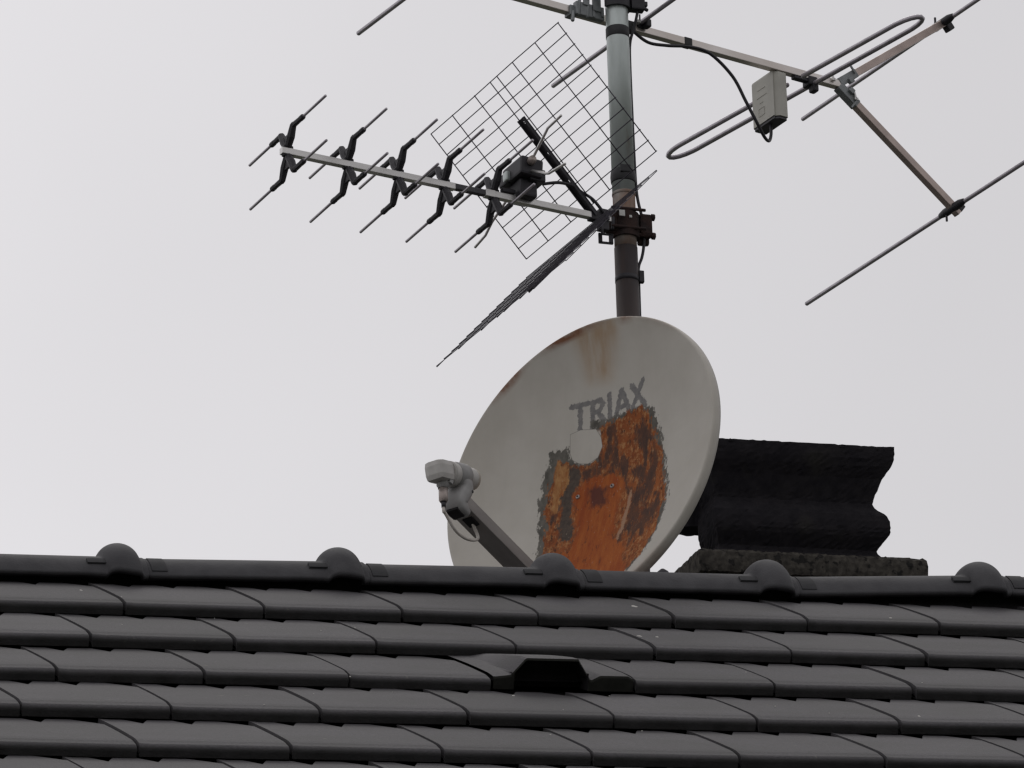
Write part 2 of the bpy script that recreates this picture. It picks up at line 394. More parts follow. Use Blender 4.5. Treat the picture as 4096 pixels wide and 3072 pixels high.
# ridge tiles
RX = [-0.405, 0.0795, 0.5665, 1.0485, 1.5380, 2.0320, 2.517, 3.003, 3.488]      # collars
ZT = {0: (.0400, .0394), 1: (.0369, .0422), 2: (.0383, .0404), 3: (.0376, .0371), 4: (.0335, .0492), 5: (.0487, .047)}
RR = 0.100
first = None
def ridge_tile(xa, xc, za, zb):
    """one half-round ridge tile from xa to just past its raised collar at xc"""
    sw = random.uniform(.92, 1.06)
    B = MB(); n = 34; xs = list(np.linspace(xa, xc - .05, 14)) + list(np.linspace(xc - .045, xc + .052, 40))
    vs = []; na = 40
    for sh in (0, 1):
        for x in xs:
            t = (x - xa) / (xc - xa); zt = za + (zb - za) * t; u = (x - xc) / 0.038
            bump = 0.032 * math.sqrt(max(0.0, 1 - u * u)) if abs(u) < 1 else 0.0
            r = RR + 0.004 * max(0, min(1, t)) + bump * sw - sh * 0.014
            zc = zt - 1.07 * RR - 0.004 * t
            us = (x - xc - .010) / 0.06
            mouth = math.exp(-us * us * 2.2) if x < xc + .05 else 0
            th0 = R(71 - 2 * t + 7 * mouth); th1 = R(80)
            for k in range(na + 1):
                th = -th0 + (th0 + th1) * k / na
                vs.append((x, YC + r * math.sin(th), zc + r * math.cos(th)))
    nx = len(xs); N = na + 1; fs = []
    for sh in (0, 1):
        o = sh * nx * N
        for i in range(nx - 1):
            for k in range(na): fs.append((o + i * N + k, o + i * N + k + 1, o + (i + 1) * N + k + 1, o + (i + 1) * N + k))
    o = nx * N
    for i in range(nx - 1):
        for k in (0, na): fs.append((i * N + k, (i + 1) * N + k, o + (i + 1) * N + k, o + i * N + k))
    for k in range(na):
        for i in (0, nx - 1): fs.append((i * N + k, i * N + k + 1, o + i * N + k + 1, o + i * N + k))
    B.add(vs, fs, 0, True)
    return B
for i in range(1, len(RX)):
    za, zb = (q_ + .0226 for q_ in ZT.get(i - 1, (.045, .045)))
    xa, xc = RX[i - 1] + 0.036, RX[i]
    rt = ridge_tile(xa, xc, za + .001, zb + .001).build('ridge_tile', M_RIDGE, roof)
    for q, (xl, w_, th, dth) in enumerate(((xc - .078, .050, -47, 10), (xa + .024, .034, -44, 36))):     # moulded tabs, a facet's shade painted as darker colour
        C_ = MB(); za_ = (zb if q == 0 else za); zc = za_ - 1.07 * RR - (.004 if q == 0 else 0)
        vs = []
        for x in (xl, xl + w_ * .5, xl + w_):
            for k in range(9):
                a = R(th - dth / 2 + dth * k / 8); r = RR + (.006 if q == 0 else .003) + (.003 if q == 0 else 0)
                vs.append((x, YC + r * math.sin(a), zc + r * math.cos(a)))
        inner = [(x, YC + (y - YC) * .9, zc + (z - zc) * .9) for x, y, z in vs]
        fs = [(j * 9 + k, j * 9 + k + 1, (j + 1) * 9 + k + 1, (j + 1) * 9 + k) for j in range(2) for k in range(8)]
        fs += [(0, 9, 27 + 9, 27), (9, 18, 27 + 18, 27 + 9), (8, 17, 44 - 9, 35), (17, 26, 53, 44)]
        fs += [(k, k + 1, 27 + k + 1, 27 + k) for k in range(8)] + [(18 + k, 19 + k, 46 + k, 45 + k) for k in range(8)]
        C_.add(vs + inner, fs); C_.build('shade_tab', M_TABSHADE, rt)
B = MB()      # dark ridge roll under the ridge tiles
B.box((1.2, YC, -0.005), (7.6, 0.09, 0.07)); B.build('ridge_roll', M_DARK, roof)
# walls
B = MB(); yw = NROW * GAUGE * CS - 0.5; zw = -(NROW * GAUGE) * SS + 0.15
xa, xb = X0 + .1, X1 - .1
vs = [(xa, -yw, -6.9), (xb, -yw, -6.9), (xb, yw + .16, -6.9), (xa, yw + .16, -6.9), (xa, -yw, zw), (xb, -yw, zw), (xb, yw + .16, zw), (xa, yw + .16, zw), (xa, YC, -.10), (xb, YC, -.10)]
B.add(vs, [(0, 1, 5, 4), (2, 3, 7, 6), (1, 2, 6, 9, 5), (3, 0, 4, 8, 7)])
B.build('wall', M_WALL, house)

# ------------------------------------------------------------------ chimney
chim = thing('chimney', 'squat sooty black concrete chimney head on a pale lichened slab behind the ridge', 'chimney', (2.42, 1.70, 0.0),
             ((math.cos(R(3.2)), math.sin(R(3.2)), 0), (-math.sin(R(3.2)), math.cos(R(3.2)), 0), (0, 0, 1)))
def ragged(B, rings, seg, amp, mi=0, cap=True):
    """rings: list of (z, x0, x1, y0, y1) rectangles; skin them with a rough surface"""
    vs = []; cnt = None
    for (z, x0, x1, y0, y1) in rings:
        per = []
        nx = max(2, int((x1 - x0) / seg)) if cnt is None else cnt[0]; ny = max(2, int((y1 - y0) / seg)) if cnt is None else cnt[1]
        cnt = (nx, ny)
        for i in range(nx): per.append((x0 + (x1 - x0) * i / nx, y0))
        for i in range(ny): per.append((x1, y0 + (y1 - y0) * i / ny))
        for i in range(nx): per.append((x1 - (x1 - x0) * i / nx, y1))
        for i in range(ny): per.append((x0, y1 - (y1 - y0) * i / ny))
        for (x, y) in per: vs.append((x + random.gauss(0, amp), y + random.gauss(0, amp), z + random.gauss(0, amp)))
    n = 2 * sum(cnt); fs = []
    for j in range(len(rings) - 1):
        for i in range(n): fs.append((j * n + i, j * n + (i + 1) % n, (j + 1) * n + (i + 1) % n, (j + 1) * n + i))
    fs += [tuple(reversed(range(n))), tuple((len(rings) - 1) * n + i for i in range(n))]
    B.add(vs, fs, mi, False)
prof = [(2.471, .697), (2.452, .705), (2.438, .714), (2.437, .724), (2.452, .742), (2.469, .761), (2.476, .774), (2.478, .786), (2.477, .802), (2.472, .817), (2.458, .826), (2.442, .836),
        (2.437, .846), (2.441, .858), (2.452, .880), (2.468, .912), (2.482, .930), (2.494, .946), (2.503, .965), (2.506, .980), (2.507, .998)]
rings = []
for x17, z17 in prof:
    p = (x17 - 2.437) / 1.388; z = z17 - .38 * p
    rings.append((z, -.40 - p * .5, .017 + p, -p, .10 - p * .4))
dense = []
for a, b in zip(rings, rings[1:]):
    dense += [a, tuple((u + v) / 2 for u, v in zip(a, b))]
dense.append(rings[-1])
B = MB(); ragged(B, dense, .009, .0007)
# crust of moss and grit along the top edge
for q in range(120):
    x = random.uniform(-.38, .06); B.lathe((x, random.uniform(-.05, .02), .973), (0, 0, 1), [(-.004, .002), (0, random.uniform(.003, .006)), (random.uniform(.002, .007), .0015)], 6, smooth=False)
B.build('chimney_head', M_COWL, chim)
B = MB(); ragged(B, [(.802, -.60, -.33, .10, .16), (.84, -.61, -.34, .10, .16), (.90, -.62, -.35, .10, .16), (1.0, -.63, -.36, .10, .16)], .01, .0016)
B.build('side_outlet', M_COWL, chim)
B = MB()
rg = []
for z, gx in ((.640, 0), (.655, .003), (.675, .004), (.690, .002), (.698, -.006)): rg.append((z, -.468 - gx, .128 + gx, -.035 - gx, .52 + gx))
ragged(B, rg, .007, .0011)
B.build('chimney_slab', M_SLAB, chim)
B = MB(); ragged(B, [(-1.3, -.40, .07, .03, .46), (0, -.40, .07, .03, .46), (.642, -.40, .07, .03, .46)], .08, .002)
B.build('chimney_stack', M_STACK, chim)

# small vent pipe peeping over the ridge
pc = thing('vent_pipe', 'small black round-topped vent pipe peeping over the ridge between dish and chimney', 'vent pipe', (1.403, 0.34, -0.006))
B = MB(); B.lathe((0, 0, -.22), (0, 0, 1), [(0, .012), (.33, .012)], 14); B.build('pipe', M_BLACK, pc)
B = MB(); B.lathe((0, 0, .09), (0, 0, 1), [(0, .018), (.03, .019), (.055, .018), (.072, .013), (.079, .004)], 18); B.build('cap', M_BLACK, pc)

# ------------------------------------------------------------------ mast
MO = Vector((1.55448, 0.80, 1.34605))
MA = ((0.997837, -0.00355, -0.06564), (0.0, 0.998541, -0.053997), (0.065736, 0.05388, 0.996381))
mast = thing('antenna_mast', 'tall round grey steel mast turning rusty brown lower down behind the dish', 'mast', MO, MA)
B = MB(); B.tube([mm(0, 0, -96), mm(0, 0, 760)], .0268, 40, round_end=False); B.build('upper_pipe', M_GALV, mast)
B = MB(); B.tube([mm(0, 0, -96), mm(0, 0, -150), mm(0, 0, -230)], [.0264, .0264, .0262], 40, round_end=False)
B.lathe(mm(0, 0, -92), (0, 0, 1), [(-.004, .0268), (-.002, .0276), (.002, .0276), (.004, .0268)], 40); B.build('rusty_joint', M_RUSTP, mast)
B = MB(); B.tube([mm(0, 0, -230), mm(0, 0, -2050)], .0272, 40, round_end=False); B.build('lower_pipe', M_OLDP, mast)
B = MB(); B.tube([mm(0, 0, -305), mm(0, 0, -318)], .0279, 40, round_end=False); B.box(mm(33, -6, -303), mm(12, 12, 30), bev=.002)
B.build('hose_clip', M_BLACK, mast)
B = MB(); B.lathe(mm(0, 0, 330), (0, 0, 1), [(-.013, .0272), (-.012, .0279), (.012, .0279), (.013, .0272)], 40); B.build('tape_band', M_TAPE, mast)
B = MB(); B.lathe(mm(0, 0, -46), (0, 0, 1), [(-.017, .0272), (-.014, .029), (0, .0300), (.012, .0288), (.015, .0272)], 40)
B.box(mm(-3, -29, -36), mm(26, 6, 20), bev=.003); B.build('tape_band', M_TAPE, mast)
# rusty clamp that carries the lower aerial
B = MB()
B.band(mm(0, 0, -176), (0, 0, 1), (0, -1, 0), .0278, .0335, .062, -R(100), R(100), 30)
B.box(mm(47, -8, -172), mm(30, 24, 56), bev=.006); B.box(mm(45, 6, -184), mm(28, 16, 62), bev=.006)
B.box(mm(-36, -10, -172), mm(20, 30, 50), bev=.003)
for z in (-150, -198):
    B.tube([mm(-58, -14, z), mm(68, -14, z)], .0042, 10); B.lathe(mm(60, -14, z), (1, 0, 0), [(0, .0085), (.008, .0085)], 6)
    B.tube([mm(-40, -31, z + 8), mm(40, -31, z + 8)], .004, 8)
B.build('pipe_clamp', M_RUST, mast)
B = MB()
B.box(mm(-54, -18, -208), mm(34, 4, 4)); B.box(mm(-54, -18, -230), mm(34, 4, 5)); B.box(mm(-67, -18, -219), mm(9, 4, 24)); B.box(mm(-41, -18, -219), mm(10, 4, 24))
B.tube([mm(-36, -28, -168), mm(-40, -30, -198)], .004, 8)
B.build('bracket', M_BLACK, mast)
B = MB(); B.box(mm(-18, -38, -158), mm(13, 3, 15)); B.box(mm(3, -36, -164), mm(6, 3, 6)); B.build('clamp_plate', M_WHITE, mast)

# cable run down the mast
cb = thing('coaxial_cable', 'thin black aerial cable strapped down the right side of the mast', 'cable', MO, MA)
B = MB(); B.tube(smooth_path([mm(50, -10, 470), mm(49, -8, 400), mm(46, -6, 375), mm(40, 0, 348), mm(31, 4, 310), mm(29, 4, 250), mm(29.5, 4, 120), mm(30, 2, 0), mm(29.5, -4, -70),
    mm(32, -8, -110), mm(38, -8, -140), mm(44, -8, -180), mm(43, -2, -222), mm(38, 0, -250), mm(30, 2, -275), mm(29, 2, -320), mm(29, 4, -420), mm(29, 6, -520)]), .0036, 10)
B.build('cable', M_BLACK, cb)

# ------------------------------------------------------------------ upper (VHF) aerial
VO = (1.56566, 0.8688, 1.73141)
VA = ((0.955672, 0.283803, -0.078397), (-0.287, 0.957368, -0.032835), (0.065736, 0.05388, 0.996381))
vhf = thing('radio_aerial', 'larger upper aerial with long brown boom, folded dipole loop and beige box', 'aerial', VO, VA)
BX = ((1, 0, 0), (0, 1, 0), (0, 0, 1))
B = MB(); B.box(mm(26, 0, 0), mm(1320, 18.5, 18.5), bev=.0015); B.build('boom', M_ALUB, vhf)
B = MB(); B.box(mm(232, 0, 0), mm(22, 21, 21), bev=.002); B.build('tape_band', M_TAPE, vhf)
B = MB(); B.box(mm(62, -1, -1), mm(34, 24, 25), bev=.003); B.build('tape_band', M_TAPE, vhf)
def vrod(b, e0, e1, z, r):
    q = MB(); q.tube([mm(b, e0, z), mm(b, e1, z)], r, 14); return q
for b in (95, -456):
    d = vrod(b, 368, -368, 14, .0058).build('director_rod', M_ROD, vhf)
    q = MB(); q.box(mm(b, 0, 10), mm(20, 26, 22), bev=.003); q.box(mm(b - 6, -16, 22), mm(3, 3, 20)); q.box(mm(b + 10, -22, 8), mm(14, 20, 20), bev=.003); q.build('rod_clip', M_BLACK, d)
    q = MB(); q.box(mm(b - 14, -13, 9), mm(12, 22, 6)); q.build('clip_plate', M_WHITE, d)
# folded dipole
Rg = 24.0; DB = 566.0; DZ = -20.0
pts = [(DB - Rg, 28, DZ), (DB - Rg, 420, DZ)]
pts += [(DB - Rg * math.cos(a), 420 + 72 * math.sin(a), DZ) for a in np.linspace(0.2, math.pi - .2, 9)]
pts += [(DB + Rg, 420, DZ), (DB + Rg, -346, DZ)]
pts += [(DB + Rg * math.cos(a), -346 - 72 * math.sin(a), DZ) for a in np.linspace(0.2, math.pi - .2, 9)]
pts += [(DB - Rg, -346, DZ), (DB - Rg, -28, DZ)]
pts = [(b - .11 * (e - 38), e, z) for b, e, z in pts]          # the loop has swung a little out of square
B = MB(); B.tube([mm(*p) for p in pts], .0062, 14); dip = B.build('folded_dipole', M_ROD, vhf)
B = MB(); B.box(mm(DB + Rg + 2, 2, -14), mm(26, 30, 24), bev=.004); B.box(mm(DB + Rg + 6, -6, -32), mm(16, 22, 20), bev=.004)
B.box(mm(DB - 4, 0, -13), mm(44, 16, 8), bev=.002); B.build('dipole_mount', M_BLACK, dip)
B = MB()
# junction box hanging from the dipole
def hexbox(Bm, b0, b1, e0, e1, z0, z1, ch):
    sec = [(b0, e0 + 4), (b0, e1 - 4), (b0 + 4, e1), (b1 - 3, e1), (b1, e1 - 3), (b1, e0 + 3), (b1 - 3, e0), (b0 + ch, e0), (b0 + 2, e0 + ch * .75)]
    vs = [mm(x, y, z) for z in (z0, z1 - 4, z1) for (x, y) in ([(bx, ey) for bx, ey in sec] if z < z1 else [(b0 + (x - b0) * .94 + 1, (y - (e0 + e1) / 2) * .95 + (e0 + e1) / 2) for x, y in sec])]
    n = len(sec); fs = [(j * n + i, j * n + (i + 1) % n, (j + 1) * n + (i + 1) % n, (j + 1) * n + i) for j in range(2) for i in range(n)]
    fs += [tuple(reversed(range(n))), tuple(2 * n + i for i in range(n))]
    Bm.add(vs, fs)
JB0, JB1, JE0, JE1, JZ0, JZ1 = 478, 516, -8, 88, -130, -10
hexbox(B, JB0, JB1, JE0, JE1, JZ0, JZ1, 14); jb = B.build('junction_box', M_BOX, vhf)
B = MB(); hexbox(B, JB0 + 2, JB1 - 2, JE0 + 2, JE1 - 2, JZ0 - 7, JZ0 + .5, 12); B.build('box_base_shade', M_BOXB, jb)  # dark plate paints the shade on the box's underside
B = MB()
for z, e in ((-40, (30, 62)), (-60, (24, 66)), (-76, (40, 54))):
    B.box(mm(JB0 - .3, (e[0] + e[1]) / 2, z), mm(1.2, e[1] - e[0], 1.4))
for e in (36, 60): B.box(mm(JB0 - .3, e, -100), mm(1.2, 1.4, 20))
B.box(mm(JB0 - .3, 48, -110), mm(1.2, 24, 1.4)); B.box(mm(JB0 - .3, 48, -90), mm(1.2, 24, 1.4)); B.build('moulded_marks', mat('mark', (.485, .475, .425), (.435, .425, .38)), jb)
B = MB(); B.tube(smooth_path([mm(66, -14, -14), mm(110, -15, -36), mm(166, -14, -30), mm(232, -13, -16), mm(290, -14, -20), mm(352, -14, -64), mm(388, -14, -122), mm(420, -12, -172),
    mm(448, 0, -196), mm(474, 18, -192), mm(488, 28, -166), mm(492, 34, -136)]), .0040, 12); B.build('feed_cable', M_BLACK, vhf)
# V-shaped reflector arms and rods
JV, LV, HV = 673.0, 327.0, 251.0
jt = Vector(mm(JV, 0, 0))
for s in (1, -1):
    endp = Vector(mm(JV + LV + 15, 0, s * (HV + 11))); st = jt + Vector((0, 0, s * .004)); d = (endp - st)
    ax0 = d.normalized(); ax1 = Vector((0, 1, 0)); ax2 = ax0.cross(ax1)
    q = MB(); q.box(st + d * .5, (d.length, .0185, .0185), (ax0, ax1, ax2), bev=.0015)
    arm = q.build('reflector_arm', M_ALUP, vhf)
    q = MB(); q.box(st + ax0 * .032, (.064, .0218, .0218), (ax0, ax1, ax2), bev=.002)
    q.box(st + ax0 * .055 + ax1 * -.013 + ax2 * (.014 * s), (.004, .004, .028), (ax0, ax1, ax2)); q.box(st + ax0 * .03 - ax1 * .012 + ax2 * -.010 * s, (.014, .012, .014), (ax0, ax1, ax2), bev=.002)
    q.build('joint_sleeve', M_ZINC, arm)
    q = MB(); c = Vector(mm(JV + LV, 0, s * HV)); q.tube([c + Vector((0, .596 if s > 0 else .618, 0)), c - Vector((0, .596 if s > 0 else .60, 0))], .0055, 14)
    rod = q.build('reflector_rod', M_ROD, vhf)
    q = MB(); q.tube([c + Vector((-.002, .05, 0)), c + Vector((-.002, .03, 0)), c + Vector((-.002, -.03, 0)), c + Vector((-.002, -.045, 0))], [.007, .0105, .0105, .007], 12)
    q.box(c + ax0 * .010 - ax2 * .014 * s, (.020, .020, .022), (ax0, ax1, ax2), bev=.003); q.box(c + Vector((-.004, .024, .014 * s)), mm(4, 4, 24)); q.build('rod_clip', M_BLACK, rod)
for k, (b, e, z) in enumerate(((648, -14, 12), (712, -14, -24))):    # wing nuts
    q = MB(); q.box(mm(b, e, z), mm(4, 5, 24), (Vector((1, 0, .3)), (0, 1, 0), Vector((-.3, 0, 1)))); q.box(mm(b + 3, e, z - 9), mm(10, 5, 6)); q.build('wing_nut', M_ALU, vhf)
# the clamp that fixes the boom to the mast
B = MB()
B.box(mm(-58, -18, 0), mm(78, 16, 34), bev=.002); B.box(mm(-98, -2, -4), mm(20, 26, 26), bev=.002)
for b in (-90, -66): B.tube([mm(b, -24, -18), mm(b + 4, -26, 64)], .004, 10)
B.box(mm(-72, -28, 40), mm(14, 4, 60)); B.box(mm(-42, -28, 36), mm(22, 5, 70)); B.tube([mm(-99, -14, -8), mm(-106, -20, -36)], .0045, 10)
B.box(mm(-50, -27, -2), mm(6, 4, 28)); B.box(mm(-26, -28, 2), mm(7, 4, 24))
B.build('boom_clamp', M_ZINC, vhf)
B = MB(); B.tube(smooth_path([mm(-66, -34, 30), mm(-48, -44, 46), mm(-24, -52, 62), mm(20, -60, 90)]), .004, 10); B.build('cable_tail', M_BLACK, vhf)
B = MB()
B.band(mm(-1, 0, 418), (0, 0, 1), (0, -1, 0), .0272, .0345, .050, -R(70), R(125), 28); B.box(mm(48, -8, 414), mm(34, 26, 44), bev=.004)
B.tube([mm(56, -16, 400), mm(70, -18, 392)], .0045, 8); B.box(mm(66, -16, 408), mm(10, 10, 12), bev=.002)
B.build('pipe_clamp', M_BLACK, mast)

# ------------------------------------------------------------------ lower (UHF) aerial
UO = (1.54881, 0.76094, 1.16715)
UA = ((0.976095, 0.203837, -0.07542), (-0.207163, 0.977521, -0.039192), (0.065736, 0.05388, 0.996381))
uhf = thing('television_aerial', 'lower aerial with five black forked directors and a wire mesh corner reflector', 'aerial', UO, UA)
B = MB(); B.box(mm(-687, 0, -1), mm(444, 15.5, 15.5), bev=.0012); B.build('boom', M_ALU, uhf, 'bright front length of the aerial boom')
B = MB(); B.box(mm(-222, 0, 0), mm(330, 15.5, 15.5), bev=.0012); B.box(mm(-374, 0, 0), mm(26, 17.5, 17.5), bev=.001); B.build('boom', M_ALU, uhf)
B = MB(); B.box(mm(-426, 0, 0), mm(88, 13.5, 14), bev=.002); B.build('boom_joint', M_BOXB, uhf)
def director(b):
    q = MB(); q.box(mm(b, 1, 1), mm(25, 14.5, 27), bev=.003); q.box(mm(b + 2, 2, -14), mm(16, 14, 10), bev=.002)
    arms = []
    for se, sz in ((-1, 1), (1, 1), (-1, -1), (1, -1)):
        e1 = 30; z1 = 55 if sz > 0 else -61
        q.tube([mm(b, se * 4 + 1, sz * 13), mm(b, se * 17, z1 * .55), mm(b, se * e1, z1 * .98), mm(b, se * (e1 + 4), z1)], [.0085, .0098, .0078, .0068], 8, flat=((1, 0, 0), 1.0), smooth=False)
        q.tube([mm(b, se * e1, z1 * .97), mm(b, se * (e1 + 46), z1 - sz * 2)], [.0068, .0058], 8, smooth=False)
        q.tube([mm(b, se * (e1 + 36), z1 - sz * 2), mm(b, se * (e1 + 50), z1 - sz * 2)], .0066, 8, smooth=False)
        arms.append((se, z1 - sz * 2, e1))
    q.box(mm(b, 2, -28), mm(7, 36, 30), bev=.002); q.box(mm(b, 3, 27), mm(7, 30, 28), bev=.002)
    dobj = q.build('director', M_BLACK, uhf)
    for se, z, e1 in arms:
        rq = MB(); rq.tube([mm(b, se * (e1 + 44), z), mm(b, se * 192, z - (1 if se > 0 else -1))], .0034, 10); rq.build('rod', M_ROD, dobj)
for b in (-892, -738, -609, -490, -362): director(b)
# mesh corner reflector
ED = Vector((-0.24544, 0, 0.27630)); LD = ED.length
FR = [0, .176, .351, .474, .527, .650, .828, 1.0]
for s in (1, -1):
    D = Vector((ED.x, 0, ED.z * s)).normalized(); H0 = Vector(mm(-108, 0, s * 25)); NP = Vector((0, 1, 0)).cross(D) * 1.0
    q = MB(); WR = .0014 if s > 0 else .0011
    for i, fr in enumerate(FR):
        e = -.312 + .624 * fr
        q.tube([H0 + Vector((0, e, 0)) - D * .001, H0 + Vector((0, e, 0)) + D * (LD + .001)], WR, 6, round_end=False)
    for k in range(13):
        c = H0 + D * (LD * k / 12) + NP * .002
        bend = .003 * math.sin(k * 1.7) * (s > 0)
        q.tube([c + Vector((0, -.313, 0)), c + Vector((0, -.1, 0)) + D * bend * .3, c + Vector((0, .12, 0)) - D * bend * .3, c + Vector((0, .313, 0))], WR, 6, round_end=False)
    scr = q.build('reflector_screen', M_WIRE, uhf)
    q = MB(); ax = (D, Vector((0, 1, 0)), NP)
    def bar(d0, d1, e0, e1, off=-.004, th=.003): q.box(H0 + D * (d0 + d1) / 2 + Vector((0, (e0 + e1) / 2, 0)) + NP * off, (abs(d1 - d0), abs(e1 - e0), th), ax)
    holes = (.246, .155, .075); last = -.026; wd = .0118
    for hd in sorted(holes):
        bar(last, hd - .0032, -wd, wd); bar(hd - .0032, hd + .0032, -wd, -.0032); bar(hd - .0032, hd + .0032, .0032, wd); last = hd + .0032
    bar(last, .258, -wd, wd)
    q.box(H0 + D * .116 + Vector((0, -wd + .0008, 0)) + NP * -.008, (.284, .0016, .008), ax)
    q.box(H0 + D * .116 + Vector((0, wd - .0008, 0)) + NP * -.008, (.284, .0016, .008), ax)
    q.build('support_bar', M_BAR, scr)
# dipole housing
B = MB(); bD = -290
B.box(mm(bD + 2, -6, 66), mm(58, 96, 46), (Vector((1, 0, -.08)), (0, 1, 0), Vector((.08, 0, 1))), bev=.006)
B.box(mm(bD + 4, -2, 22), mm(44, 60, 44), bev=.005); B.box(mm(bD + 22, -20, 50), mm(40, 50, 26), bev=.004)
B.box(mm(bD + 28, -40, 60), mm(26, 12, 14), bev=.003); B.box(mm(bD - 24, 26, 60), mm(16, 44, 30), bev=.004); B.box(mm(bD - 38, -6, 14), mm(34, 14, 10), bev=.002)
dh = B.build('dipole_housing', M_BLACK, uhf)
for pts in ([(bD, -46, 76), (bD, -62, 84), (bD, -126, 120), (bD, -136, 126), (bD, -200, 129)],
            [(bD, 40, 56), (bD, -44, 55), (bD, -58, 52), (bD, -122, 16), (bD, -134, 11), (bD, -211, 1)],
            [(bD, 66, 34), (bD, 142, 10), (bD, 158, 1), (bD, 176, -10), (bD, 228, -18)]):
    q = MB(); q.tube([mm(*p) for p in pts], .0033, 10); q.build('dipole_rod', M_ALU, dh)
q = MB(); q.lathe(mm(bD - 3, -62, 77), (0, -1, .35), [(-.008, .010), (.004, .010), (.009, .007)], 14); q.build('grommet', M_CONN, dh)
q = MB(); q.box(mm(bD - 30, 10, 60), mm(14, 20, 24), bev=.004); q.build('label_plate', M_GALV, dh)
B = MB(); B.tube(smooth_path([mm(-240, -16, 47), mm(-200, -18, 58), mm(-160, -10, 62), mm(-126, 4, 58), mm(-104, -4, 42), mm(-86, -10, 18), mm(-66, -10, -6)]), .0038, 10); B.build('feed_cable', M_BLACK, uhf)
B = MB(); B.box(mm(-92, 2, 0), mm(40, 20, 22), bev=.003); B.box(mm(-74, 4, -4), mm(24, 20, 54), bev=.003); B.tube([mm(-88, -16, -20), mm(-88, -16, -50)], .0035, 8); B.build('mast_bracket', M_BLACK, uhf)

# ------------------------------------------------------------------ satellite dish
DO = (1.33368, 0.64908, 0.52049)
DA = ((0.620321, -0.784347, 0.001488), (0.22577, 0.180373, 0.957337), (-0.751152, -0.59352, 0.288971))
dish = thing('satellite_dish', 'large pale satellite dish with a big orange rust patch and worn grey lettering', 'satellite dish', DO, DA)
a_, b_, DEP = 0.3612, 0.3937, 0.070
POLY = dict(
 grey=[(126,161),(157,138),(182,81),(203,-1),(220,-64),(233,-132),(226,-187),(219,-228),(196,-278),(164,-317),(131,-350),(12,-370),(-150,-350),(-122,-232),(-133,-169),(-142,-88),(-152,-14),(-143,9),(-148,44),(-134,70),(-131,108),(-80,115),(-78,91),(-68,72),(-48,59),(-23,55),(-2,65),(9,91),(6,115),(-7,138),(-27,148),(-22,165),(23,157),(75,158)],
 rust=[(113,159),(146,123),(165,69),(194,3),(210,-54),(224,-118),(221,-180),(214,-220),(194,-272),(163,-313),(129,-345),(10,-360),(-130,-340),(-115,-179),(-123,-108),(-126,-55),(-123,-6),(-119,57),(-107,83),(-83,73),(-57,52),(-28,49),(1,59),(12,95),(1,136),(18,149),(65,148)],
 pale=[(-111,80),(-82,63),(-74,22),(-90,-8),(-100,-60),(-112,-60),(-119,4)],
 red=[(-15,16),(57,2),(79,-25),(82,-67),(69,-114),(71,-179),(112,-217),(156,-340),(-90,-340),(-110,-200),(-45,-190),(-37,-115),(-63,-41),(-47,-5)],
 dark=[(30,94),(49,120),(63,54),(88,11),(168,-21),(187,-69),(190,-149),(168,-198),(123,-216),(97,-63),(74,-4),(-1,21),(2,50)],
 darkb=[(-74,62),(-48,50),(-40,22),(-62,-20),(-58,-85),(-42,-140),(-46,-160),(-72,-150),(-90,-96),(-92,-20),(-78,10)],
 darkc=[(-17,-19),(-2,-16),(32,-27),(37,-76),(-10,-72)],
 tearb=[(104,-60),(112,-62),(108,-150),(96,-200),(88,-196),(98,-130)],
 streak=[(-66,395),(45,395),(55,362),(41,312),(31,262),(-19,272),(-30,318),(-48,368)],
 plate=[(-79,145),(-52,150),(-10,141),(4,116),(9,91),(-2,65),(-28,56),(-53,63),(-71,77),(-78,96)])
STROKES = [((-76,213),(-28,212)), ((-53,210),(-53,150)), ((-19,210),(-19,147)), ((-19,209),(2,212)), ((2,212),(10,200)), ((10,200),(0,184)), ((0,184),(-18,185)), ((-6,185),(12,158)),
           ((28,217),(29,160)), ((48,160),(62,217)), ((64,217),(84,162)), ((54,177),(78,177)), ((92,219),(134,157)), ((126,221),(95,163))]
def seg_d(P, a, b):
    a = np.array(a, float); b = np.array(b, float); d = b - a; t = np.clip(((P - a) @ d) / (d @ d), 0, 1)
    return np.linalg.norm(P - a - t[:, None] * d, axis=1)
def sdf(P, poly):
    d = np.full(len(P), 1e9); ins = np.zeros(len(P), bool); n = len(poly)
    for i in range(n):
        a, b = poly[i], poly[(i + 1) % n]; d = np.minimum(d, seg_d(P, a, b))
        if a[1] != b[1]:
            c = ((a[1] > P[:, 1]) != (b[1] > P[:, 1])) & (P[:, 0] < (b[0] - a[0]) * (P[:, 1] - a[1]) / (b[1] - a[1]) + a[0]); ins ^= c
    return np.where(ins, d, -d)
NR, NA = 210, 640
rr = (np.arange(NR + 1) / NR)[:, None] ** 0.9; th = np.linspace(0, 2 * math.pi, NA, endpoint=False)[None, :]
wv = (a_ * rr * np.cos(th)).ravel(); hv = (b_ * rr * np.sin(th)).ravel(); q2 = (rr ** 2 * np.ones_like(th)).ravel()
flat_ = np.clip((np.sqrt(q2) - .965) / .035, 0, 1)
nv = -DEP * (1 - q2) * (1 - .0 * flat_)
front = np.stack([wv, hv, nv], 1)
ringN = []
for (sc, dn) in ((1.006, .0006), (1.014, -.001), (1.020, -.005), (1.024, -.012), (1.026, -.022), (1.018, -.0225)):      # rolled rim
    ringN.append(np.stack([a_ * sc * np.cos(th[0]) , b_ * sc * np.sin(th[0]), np.full(NA, dn)], 1))
backr = (np.array([.97, .93, .8, .6, .4, .2, .02]))[:, None]
backv = np.stack([(a_ * backr * np.cos(th)).ravel(), (b_ * backr * np.sin(th)).ravel(), (-DEP * (1 - backr ** 2) - .006 + 0 * th).ravel()], 1)
V_ = np.concatenate([front] + ringN + [backv])
nring = NR + 1 + len(ringN) + len(backr)
